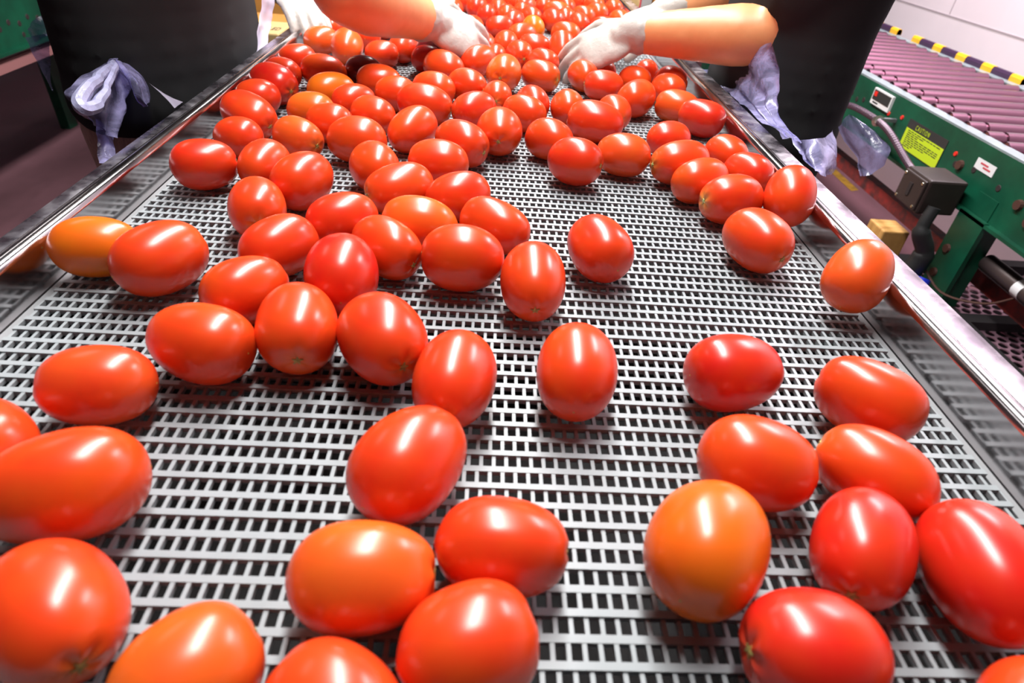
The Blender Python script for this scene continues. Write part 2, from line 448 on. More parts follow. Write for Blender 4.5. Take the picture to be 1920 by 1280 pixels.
RL(MB().tube(catmull([Vector((1.17, 1.42, .45)), Vector((1.19, 1.33, .41)), Vector((1.24, 1.25, .43)), Vector((1.26, 1.2, .48))], 8), .003, 6), 'wire', M['rust'], smooth=True)
# perforated sheet guarding the space below the rollers
def perforated(x0, x1, y0, y1, z, pitch, hole):
    mb = MB(); dy = pitch*math.sqrt(3)/2; j = 0; y = y0
    while y < y1:
        x = x0 + (pitch/2 if j % 2 else 0)
        while x < x1:
            n = 12; R = pitch/math.sqrt(3)
            vs = []
            for k in range(n):
                a = math.pi/6 + 2*math.pi*k/n
                rr = R if k % 2 == 0 else R*math.cos(math.pi/6)
                vs.append((x+rr*math.cos(a), y+rr*math.sin(a), z))
            for k in range(n):
                a = math.pi/6 + 2*math.pi*k/n; vs.append((x+hole*math.cos(a), y+hole*math.sin(a), z-.0005))
            for k in range(n):
                a = math.pi/6 + 2*math.pi*k/n; vs.append((x+hole*math.cos(a), y+hole*math.sin(a), z-.003))
            fs = [(k, (k+1) % n, n+(k+1) % n, n+k) for k in range(n)] + [(n+k, n+(k+1) % n, 2*n+(k+1) % n, 2*n+k) for k in range(n)]
            mb.add(vs, fs); x += pitch
        y += dy; j += 1
    return mb
pg = RL(perforated(1.27, 1.74, .75, 1.60, .33, .030, .0118), 'perforated_guard', M['perf']); pg['kind'] = 'stuff'
RL(MB().box((1.25, .72, .235), (1.745, 1.62, .25)), 'guard_shade_sheet', M['bed'])  # added sheet, its black stands for the shade behind the guard holes
for y in (.72, 1.30, 1.62):
    RL(MB().box((1.24, y-.02, .30), (1.75, y+.02, .355)), 'guard_bar', M['bed'])
RL(MB().box((1.235, .70, .29), (1.262, 1.64, .36)), 'guard_bar', M['bed'])
# striped bumper strips on the far edge
y = 1.30
for k in range(6):
    bs = empty('bumper_strip', (XF+.012, y, ZT+.004), 'black and yellow striped bumper strip on the far conveyor edge', 'bumper', 'striped bumper strips on the far conveyor edge')
    ln = .72
    me_ = MB().prism([(-.010, 0), (-.010, .014), (-.006, .022), (.006, .022), (.010, .014), (.010, 0)], .02, ln-.02).build('bumper_core', M['stripe'], bs)
    for j in range(5):
        yy = .02 + .155*j
        MB().prism([(-.0108, .0), (-.0108, .0145), (-.0064, .0226), (.0064, .0226), (.0108, .0145), (.0108, .0)], yy, min(ln-.02, yy+.058)).build('yellow_band', M['yellow'], bs)
    y += .80
# wooden block on the floor under the conveyor
wb = at(1690, 445, 1.30)
wbk = MB().box((1.09, 1.50, 0), (1.165, 1.58, .49)).build('wooden_post', M['wood'], bevel=.004)
tag(wbk, 'pale wooden post standing by the green conveyor leg', 'post')

RC2, RL2, rd2, rbx2 = roller_conveyor(1, -1.62, -2.15, .745, 1.2, 5.2, 'green conveyor with rows of round holes across the dark aisle', 46, 1.25)
for k in range(26):
    o = disc('hole', -1.62+.0005, 1.9+.052*k, .745-.075-.012*(k % 2), .0095, M['hole'], RC2, 1, .001); o.location = (-(-1.62-2.15)/2, -(1.2+5.2)/2, 0)
for k in range(9):
    o = disc('hole', -1.62+.0005, 1.92+.15*k, .745-.122, .0085, M['hole'], RC2, 1, .001); o.location = (-(-1.62-2.15)/2, -(1.2+5.2)/2, 0)
for y in (1.6, 3.2, 4.8):
    RL2(MB().box((-1.665, y-.035, 0), (-1.62, y+.035, .60)), 'leg', M['green'])
    RL2(MB().box((-2.15, y-.035, 0), (-2.105, y+.035, .60)), 'leg', M['green'])
RL2(MB().box((-1.66, 1.2, .535), (-1.615, 5.2, .56)), 'lower_beam', mat('pink_beam', (.30,.13,.13), .5))

# ------------------------------------------------------------------ cartons beyond the rails
def carton(name, x0, x1, y0, y1, z0, z1, m, label, flap=None, grp=None):
    o = MB().box((x0, y0, z0), (x1, y1, z1)).build(name, m, bevel=.004)
    tag(o, label, 'carton', grp); return o
carton('cardboard_carton', -1.02, -.52, 1.93, 2.42, .0, .40, M['carton'], 'brown cardboard carton on the floor under another brown one')
carton('cardboard_carton', -1.00, -.50, 1.95, 2.40, .40, .745, M['carton'], 'brown cardboard carton on top of its stack behind the printed pale carton')
cb = carton('cardboard_carton', -.76, -.545, 1.735, 1.885, .0, .82, M['carton_pale'], 'pale carton printed with dark capital letters beside the steel rail')
MTX = Matrix(((1, 0, 0, -.628), (0, 3.0, 0, 1.775), (0, 0, 1, .8201), (0, 0, 0, 1)))
text('carton_print', 'COOLED', .0165, M['ink'], MTX, cb, bold=.0005)
carton('cardboard_carton', -1.10, -.45, 2.50, 3.0, .0, 1.05, M['carton'], 'tall brown carton standing behind the brown carton stack')
rb = carton('cardboard_carton', .396, .428, 1.88, 2.45, .0, 1.20, M['carton_pale'], 'flat cream carton with a grey end and a red edge, standing at the far rail')
MB().box((.3975, 1.8775, .2), (.4265, 1.8805, 1.198)).build('end_panel', M['carton_grey'], rb)
MB().box((.3945, 1.8765, .2), (.3985, 1.8805, 1.199)).build('red_edge', M['label_red'], rb)
ob = carton('cardboard_carton', .431, .458, 1.885, 2.45, .0, 1.20, M['carton'], 'flat brown carton printed with round dark letters, standing between two cream ones')
MTX = Matrix(((1, 0, 0, .4335), (0, 0, -1, 1.8845), (0, 1, 0, .905), (0, 0, 0, 1)))
text('carton_print', 'On', .016, M['ink'], MTX, ob)
carton('cardboard_carton', .461, .50, 1.885, 2.45, .0, 1.20, M['carton_pale'], 'flat plain cream carton beside the brown printed one')

# ------------------------------------------------------------------ people
def remeshed(name, caps, ells, voxel, smooth=4):
    """one continuous skin round tapered limbs and ellipsoids"""
    bm = bmesh.new()
    for p0, r0, p1, r1 in caps:
        p0, p1 = Vector(p0), Vector(p1); d = p1-p0; ln = d.length
        q = d.to_track_quat('Z', 'Y').to_matrix().to_4x4()
        if ln > 1e-5:
            bmesh.ops.create_cone(bm, cap_ends=True, segments=16, radius1=r0, radius2=r1, depth=ln, matrix=Matrix.Translation((p0+p1)/2) @ q)
        for p, r in ((p0, r0), (p1, r1)):
            bmesh.ops.create_icosphere(bm, subdivisions=2, radius=r, matrix=Matrix.Translation(p))
    for c, ax, rot in ells:
        bmesh.ops.create_icosphere(bm, subdivisions=3, radius=1, matrix=Matrix.Translation(c) @ rot.to_4x4() @ Matrix.Diagonal((*ax, 1)))
    me = bpy.data.meshes.new(name); bm.to_mesh(me); bm.free()
    o = bpy.data.objects.new('tmp', me); C.objects.link(o)
    m = o.modifiers.new('r', 'REMESH'); m.mode = 'VOXEL'; m.voxel_size = voxel; m.use_smooth_shade = True
    s = o.modifiers.new('s', 'SMOOTH'); s.factor = .5; s.iterations = smooth
    dg = bpy.context.evaluated_depsgraph_get(); dg.update()
    out = bpy.data.meshes.new_from_object(o.evaluated_get(dg)); out.name = name
    bpy.data.objects.remove(o); bpy.data.meshes.remove(me)
    out.polygons.foreach_set('use_smooth', [True]*len(out.polygons))
    return out
ID = Matrix.Identity(3)
def chain(pts, rads):
    return [(pts[i], rads[i], pts[i+1], rads[i+1]) for i in range(len(pts)-1)]
def spine(pts, n=5):
    """pts: (centre, half depth X, half width Y); overlapping ellipsoids for a trunk of oval section"""
    out = []
    for (c0, a0, b0), (c1, a1, b1) in zip(pts, pts[1:]):
        c0, c1 = Vector(c0), Vector(c1)
        for k in range(n+1):
            t = k/n; out.append((c0.lerp(c1, t), (a0+(a1-a0)*t, b0+(b1-b0)*t, .085), ID))
    return out
def hand(wrist, tip, normal, side, curl, spread=.5, s=1.0):
    """capsules of a hand: wrist and middle fingertip, normal = back of the hand, side = towards the thumb"""
    w = Vector(wrist); d = (Vector(tip)-w).normalized(); nrm = Vector(normal); nrm = (nrm - d*nrm.dot(d)).normalized()
    sd = nrm.cross(d).normalized()
    if sd.dot(Vector(side)) < 0: sd = -sd
    caps = []; ells = []
    rot = Matrix((d, sd, nrm)).transposed()
    ells.append((w + d*.045*s, (.052*s, .040*s, .017*s), rot))
    ells.append((w + d*.066*s, (.030*s, .041*s, .0155*s), rot))
    ells.append((w + d*.030*s + sd*.018*s - nrm*.006*s, (.032*s, .019*s, .016*s), rot))
    caps.append((w - d*.03*s, .029*s, w + d*.02*s, .026*s))
    for k, (off, ln) in enumerate(((.030, .072), (.010, .080), (-.010, .075), (-.029, .060))):
        base = w + d*(.086 - .004*abs(k-1.2))*s + sd*off*s
        dirv = (d + sd*(off*spread*3)).normalized()
        a = curl[0] + .05*k; p = base; rr = .0098*s
        for j, fr in enumerate((.42, .32, .26)):
            a += curl[j] if j else 0
            dd = (dirv*math.cos(a) - nrm*math.sin(a)).normalized()
            q = p + dd*ln*fr*s; caps.append((p, rr, q, rr*.92)); p = q; rr *= .92
    tb = w + d*.022*s + sd*.030*s - nrm*.006*s
    t1 = tb + (d*.7 + sd*.62 - nrm*.25).normalized()*.042*s
    t2 = t1 + (d*.88 + sd*.18 - nrm*.42).normalized()*.030*s
    t3 = t2 + (d*.9 - sd*.05 - nrm*.45).normalized()*.024*s
    caps += [(tb, .0145*s, t1, .0118*s), (t1, .0118*s, t2, .0105*s), (t2, .0105*s, t3, .0092*s)]
    return caps, ells
def head_parts(c, fwd, parent, h=.23):
    """head with face; fwd = where the face looks"""
    f = Vector(fwd).normalized(); up = Vector((0, 0, 1)); up = (up - f*up.dot(f)).normalized(); sd = up.cross(f)
    rot = Matrix((f, sd, up)).transposed(); c = Vector(c)
    ells = [(c + up*.03 - f*.01, (.098, .077, .092), rot), (c - up*.04 + f*.025, (.066, .058, .075), rot),
            (c + f*.098 - up*.012, (.016, .013, .024), rot), (c - up*.095 + f*.058, (.026, .028, .02), rot)]
    for s in (-1, 1): ells.append((c + sd*.078*s - up*.005 - f*.01, (.020, .009, .032), rot))
    return ells, (c, f, up, sd, rot)
def face_bits(fr, parent, inv):
    c, f, up, sd, rot = fr
    for s in (-1, 1):
        bm = bmesh.new(); bmesh.ops.create_icosphere(bm, subdivisions=2, radius=.0115, matrix=Matrix.Translation(c + f*.081 + sd*.031*s + up*.012))
        me = bpy.data.meshes.new('eye'); bm.to_mesh(me); bm.free(); link('eye', me, M['eye'], parent)
    MB().tube([c + f*.088 - up*.055 + sd*.022, c + f*.094 - up*.056, c + f*.088 - up*.055 - sd*.022], .005, 6).build('mouth', M['redpaint'], parent)
    me = remeshed('hair', [], [(c + up*.045 - f*.022, (.104, .086, .090), rot), (c - f*.06 - up*.01, (.06, .078, .085), rot)], .008, 3)
    link('hair', me, M['hair'], parent)
def place_child(o): return o

def make_person(label, J, trousers, skin_hem):
    caps = []; ells = []
    for side in ('n', 'f'):
        caps += chain([J['sh_'+side], J['el_'+side], J['wr_'+side]], J.get('arm_r', [.048, .042, .029]))
        mid = Vector(J['el_'+side]).lerp(Vector(J['wr_'+side]), .28)
        caps.append((J['el_'+side], .043*J['bulk'], mid, .047*J['bulk'])); caps.append((mid, .047*J['bulk'], J['wr_'+side], .030*J['bulk']))
        caps += chain([J['hip_'+side], J['kn_'+side], J['an_'+side]], [.075, .052, .038])
        an = Vector(J['an_'+side]); caps.append((an, .04, an + Vector(J['toe'])*.12 - Vector((0, 0, .045)), .033))
    caps.append((J['neck'], .055, J['head'], .05))
    ells += spine([(J['pelvis'], J['a']*.85, J['b']*.85), (J['waist'], J['a']*.80, J['b']*.8), (J['chest'], J['a']*.85, J['b']*.88), (J['neck'], J['a']*.5, J['b']*.55)])
    he, fr = head_parts(J['head'], J['look'], None); ells += he
    body = link('person', remeshed('person', caps, ells, .009, 4), M['skin'])
    tag(body, label, 'person')
    # shirt with short sleeves
    caps = []
    for side in ('n', 'f'):
        sh, el = Vector(J['sh_'+side]), Vector(J['el_'+side])
        caps += [(sh, .072*J['bulk'], sh.lerp(el, J['sleeve']), .060*J['bulk'])]
        caps += [(Vector(J['neck']) + Vector((0, 0, -.03)), .07, sh, .070)]
    ells = spine([(J['hem'], J['a']*1.04, J['b']*1.04), (J['pelvis'], J['a']*1.02, J['b']*1.02), (J['waist'], J['a']*1.0, J['b']*.98), (J['chest'], J['a']*1.02, J['b']*1.02), (Vector(J['neck'])-Vector((0, 0, .05)), J['a']*.6, J['b']*.62)])
    link('shirt', remeshed('shirt', caps, ells, .009, 5), M['cloth'], body)
    caps = []
    for side in ('n', 'f'):
        caps += chain([J['hip_'+side], J['kn_'+side], J['an_'+side]], [.098*J['bulk'], .075, .062])
    pv = Vector(J['pelvis'])
    ells = spine([(pv - Vector((0, 0, .02)), J['a']*.92, J['b']*.94), (pv - Vector((0, 0, .10)), J['a']*.9, J['b']*.94)])
    link('trousers', remeshed('trousers', caps, ells, .010, 5), trousers, body)
    for side in ('n', 'f'):
        an = Vector(J['an_'+side]); t = Vector(J['toe'])
        z = an.z
        link('shoe', remeshed('shoe', [(an - t*.05 - Vector((0, 0, z-.045)), .043, an + t*.14 - Vector((0, 0, z-.040)), .038)], [], .008, 3), M['shoe'], body)
        hc = J['hand_'+side]
        c_, e_ = hand(J['wr_'+side], hc['tip'], hc['n'], hc['side'], hc['curl'], hc.get('spread', .5), hc.get('s', 1))
        w, e = Vector(J['wr_'+side]), Vector(J['el_'+side])
        u = (e-w).normalized()
        c_.append((w - u*.005, .030*hc.get('s', 1), w + u*.010, .034*hc.get('s', 1)))
        g = link('glove', remeshed('glove', c_, e_, .0032, 4), M['glove'], body)
        g['label'] = 'thin white disposable glove'
    face_bits(fr, body, None)
    return body

B = BELT
def V(x, y, z): return Vector((x, y, z + B))
right_person = make_person('person in black shirt and black trousers leaning over the belt with gloved hands', dict(
    pelvis=V(.503, 1.14, .0), waist=V(.505, 1.13, .14), chest=V(.51, 1.11, .28), neck=V(.46, 1.10, .43), head=V(.39, 1.11, .57), look=(-.75, 0, -.65),
    hem=V(.503, 1.14, -.03), a=.112, b=.165, bulk=1.0, sleeve=.74,
    sh_n=V(.51, .96, .37), el_n=V(.450, 1.055, .115), wr_n=V(.235, 1.12, .092), hand_n=dict(tip=V(.150, 1.13, .050), n=(.1, -.55, .85), side=(0, 1, 0), curl=(.35, .35, .3), spread=1.0),
    sh_f=V(.51, 1.25, .37), el_f=V(.46, 1.32, .15), wr_f=V(.335, 1.30, .105), hand_f=dict(tip=V(.225, 1.30, .065), n=(.1, -.1, 1), side=(0, -1, 0), curl=(.35, .35, .3)),
    hip_n=V(.495, 1.07, -.06), kn_n=V(.485, 1.07, -.43), an_n=V(.50, 1.07, -.81), hip_f=V(.495, 1.22, -.06), kn_f=V(.485, 1.23, -.43), an_f=V(.50, 1.24, -.81),
    toe=(-1, 0, 0)), M['cloth'], None)
left_person = make_person('person in black shirt and khaki trousers with knotted plastic apron, reaching across the belt', dict(
    pelvis=V(-.525, 1.10, .0), waist=V(-.525, 1.10, .14), chest=V(-.51, 1.10, .28), neck=V(-.45, 1.10, .44), head=V(-.38, 1.10, .58), look=(.75, 0, -.65),
    hem=V(-.525, 1.10, -.03), a=.135, b=.210, bulk=1.08, sleeve=.62,
    sh_n=V(-.40, .95, .40), el_n=V(-.205, .965, .145), wr_n=V(-.11, 1.12, .088), hand_n=dict(tip=V(-.02, 1.17, .050), n=(.0, -.7, .75), side=(0, .7, .7), curl=(.3, .3, .25), spread=1.0, s=1.08),
    sh_f=V(-.45, 1.26, .39), el_f=V(-.47, 1.47, .22), wr_f=V(-.392, 1.305, .090), hand_f=dict(tip=V(-.312, 1.205, .055), n=(.2, -.2, .9), side=(.7, -.3, 0), curl=(.25, .25, .2), s=.85),
    hip_n=V(-.525, 1.0, -.06), kn_n=V(-.52, .98, -.44), an_n=V(-.54, .97, -.81), hip_f=V(-.525, 1.2, -.06), kn_f=V(-.52, 1.21, -.44), an_f=V(-.54, 1.22, -.81),
    toe=(1, 0, 0)), M['khaki'], None)

# ------------------------------------------------------------------ plastic aprons (thin crumpled film)
def sheet(name, rows, m, parent, amp=.006, n=10, seed=0, fold=0.0):
    """rows of (u, v, X) corner points, smoothed into a crumpled sheet"""
    g = [catmull([at(*p) for p in r], n) for r in rows]
    cols = [catmull([r[i] for r in g], n) for i in range(len(g[0]))]
    nu, nv = len(cols), len(cols[0]); vs = []
    for i in range(nu):
        for j in range(nv):
            p = cols[i][j]
            q = p*22 + Vector((seed*7.1, seed*3.3, 0))
            w = Vector((noise.noise(q), noise.noise(q+Vector((9, 4, 2))), noise.noise(q+Vector((3, 8, 6)))))
            w += .5*Vector((noise.noise(q*2.7), noise.noise(q*2.7+Vector((9, 4, 2))), 0))
            if fold: w += Vector((1, .3, 0))*math.sin(i*.9+seed)*fold
            vs.append(p + w*amp)
    fs = [(i*nv+j, (i+1)*nv+j, (i+1)*nv+j+1, i*nv+j+1) for i in range(nu-1) for j in range(nv-1)]
    me = bpy.data.meshes.new(name); me.from_pydata(vs, [], fs)
    me.polygons.foreach_set('use_smooth', [True]*len(me.polygons))
    o = link(name, me, m, parent)
    return o
A = -.43
ap = sheet('plastic_apron', [[(228, 118, -.50), (214, 112, -.50), (200, 122, -.51)], [(240, 150, -.49), (200, 165, -.48), (150, 150, -.52)], [(232, 195, -.48), (190, 210, -.47), (120, 178, -.53)], [(214, 258, -.47), (190, 240, -.47), (165, 222, -.52)]], M['film'], left_person, .007, 9, 1, .4)
sheet('apron_tail', [[(218, 115, -.49), (226, 118, -.49), (236, 122, -.49)], [(238, 150, -.47), (252, 148, -.46), (268, 148, -.48)], [(252, 182, -.46), (264, 180, -.455), (279, 176, -.47)], [(268, 202, -.46), (276, 200, -.455), (284, 190, -.46)]], M['film'], left_person, .005, 8, 2, .3)
lp = catmull([at(*q) for q in ((214, 118, -.49), (188, 140, -.47), (160, 170, -.465), (150, 190, -.465), (160, 204, -.46), (182, 194, -.46), (200, 160, -.465), (214, 122, -.48))], 8)
MB().tube([p + Vector((noise.noise(p*60), noise.noise(p*60+Vector((4, 4, 4))), 0))*.004 for p in lp], [.004+.004*math.sin(math.pi*k/(len(lp)-1)) for k in range(len(lp))], 8).build('apron_bow', M['film_bow'], left_person, smooth=True)
sheet('apron_tail', [[(180, 222, -.50), (198, 232, -.50), (216, 256, -.49)], [(180, 255, -.49), (198, 262, -.48), (215, 272, -.48)], [(184, 305, -.47), (200, 305, -.46), (217, 292, -.46)]], M['film'], left_person, .004, 8, 3)
sheet('apron_tail', [[(281, 158, -.46), (290, 164, -.46)], [(300, 178, -.45), (312, 178, -.45)], [(322, 203, -.44), (346, 188, -.44)]], M['film_white'], left_person, .004, 8, 4)
sheet('apron_flap', [[(50, 52, -.68), (86, 24, -.70), (104, 44, -.66), (150, 70, -.58)], [(50, 62, -.67), (84, 50, -.68), (104, 58, -.64), (150, 75, -.57)], [(62, 82, -.67), (96, 66, -.66), (106, 66, -.64), (140, 76, -.57)]], M['film'], left_person, .005, 8, 5)
sheet('apron_flap', [[(52, 72, -.67), (97, 62, -.65)], [(64, 105, -.67), (94, 100, -.65)], [(84, 140, -.66), (95, 140, -.65)], [(98, 168, -.65), (100, 170, -.65)]], M['film'], left_person, .004, 8, 6)
sheet('apron_front', [[(486, -30, -.395), (516, -30, -.39)], [(490, 10, -.395), (512, 10, -.39)], [(484, 50, -.395), (504, 50, -.39)], [(472, 85, -.395), (498, 88, -.385)], [(456, 122, -.395), (480, 108, -.385)]], M['film_white'], left_person, .004, 8, 7, .25)
sheet('apron_front', [[(498, 86, -.385), (482, 106, -.385), (454, 124, -.395)], [(502, 104, -.375), (486, 116, -.375), (462, 132, -.385)]], M['film'], left_person, .003, 8, 8)
sheet('plastic_apron', [[(1312, 130, .398), (1380, 112, .405), (1450, 80, .42)], [(1340, 155, .398), (1405, 150, .41), (1458, 150, .425)], [(1400, 196, .395), (1440, 205, .41), (1474, 220, .43)], [(1474, 258, .40), (1486, 262, .42), (1500, 268, .43)]], M['film'], right_person, .008, 10, 11, .35)
sheet('apron_hem', [[(1482, 258, .44), (1528, 262, .45), (1562, 246, .50)], [(1506, 290, .44), (1538, 300, .45), (1572, 278, .50)], [(1535, 325, .44), (1550, 335, .46), (1566, 318, .50)]], M['film'], right_person, .007, 10, 12, .3)
sheet('apron_tail', [[(1570, 238, .56), (1592, 212, .565), (1612, 226, .58)], [(1584, 262, .57), (1612, 252, .58), (1648, 256, .60)], [(1600, 295, .58), (1630, 290, .59), (1672, 282, .61)], [(1616, 328, .585), (1636, 326, .595), (1660, 308, .61)]], M['film'], right_person, .006, 9, 13, .2)

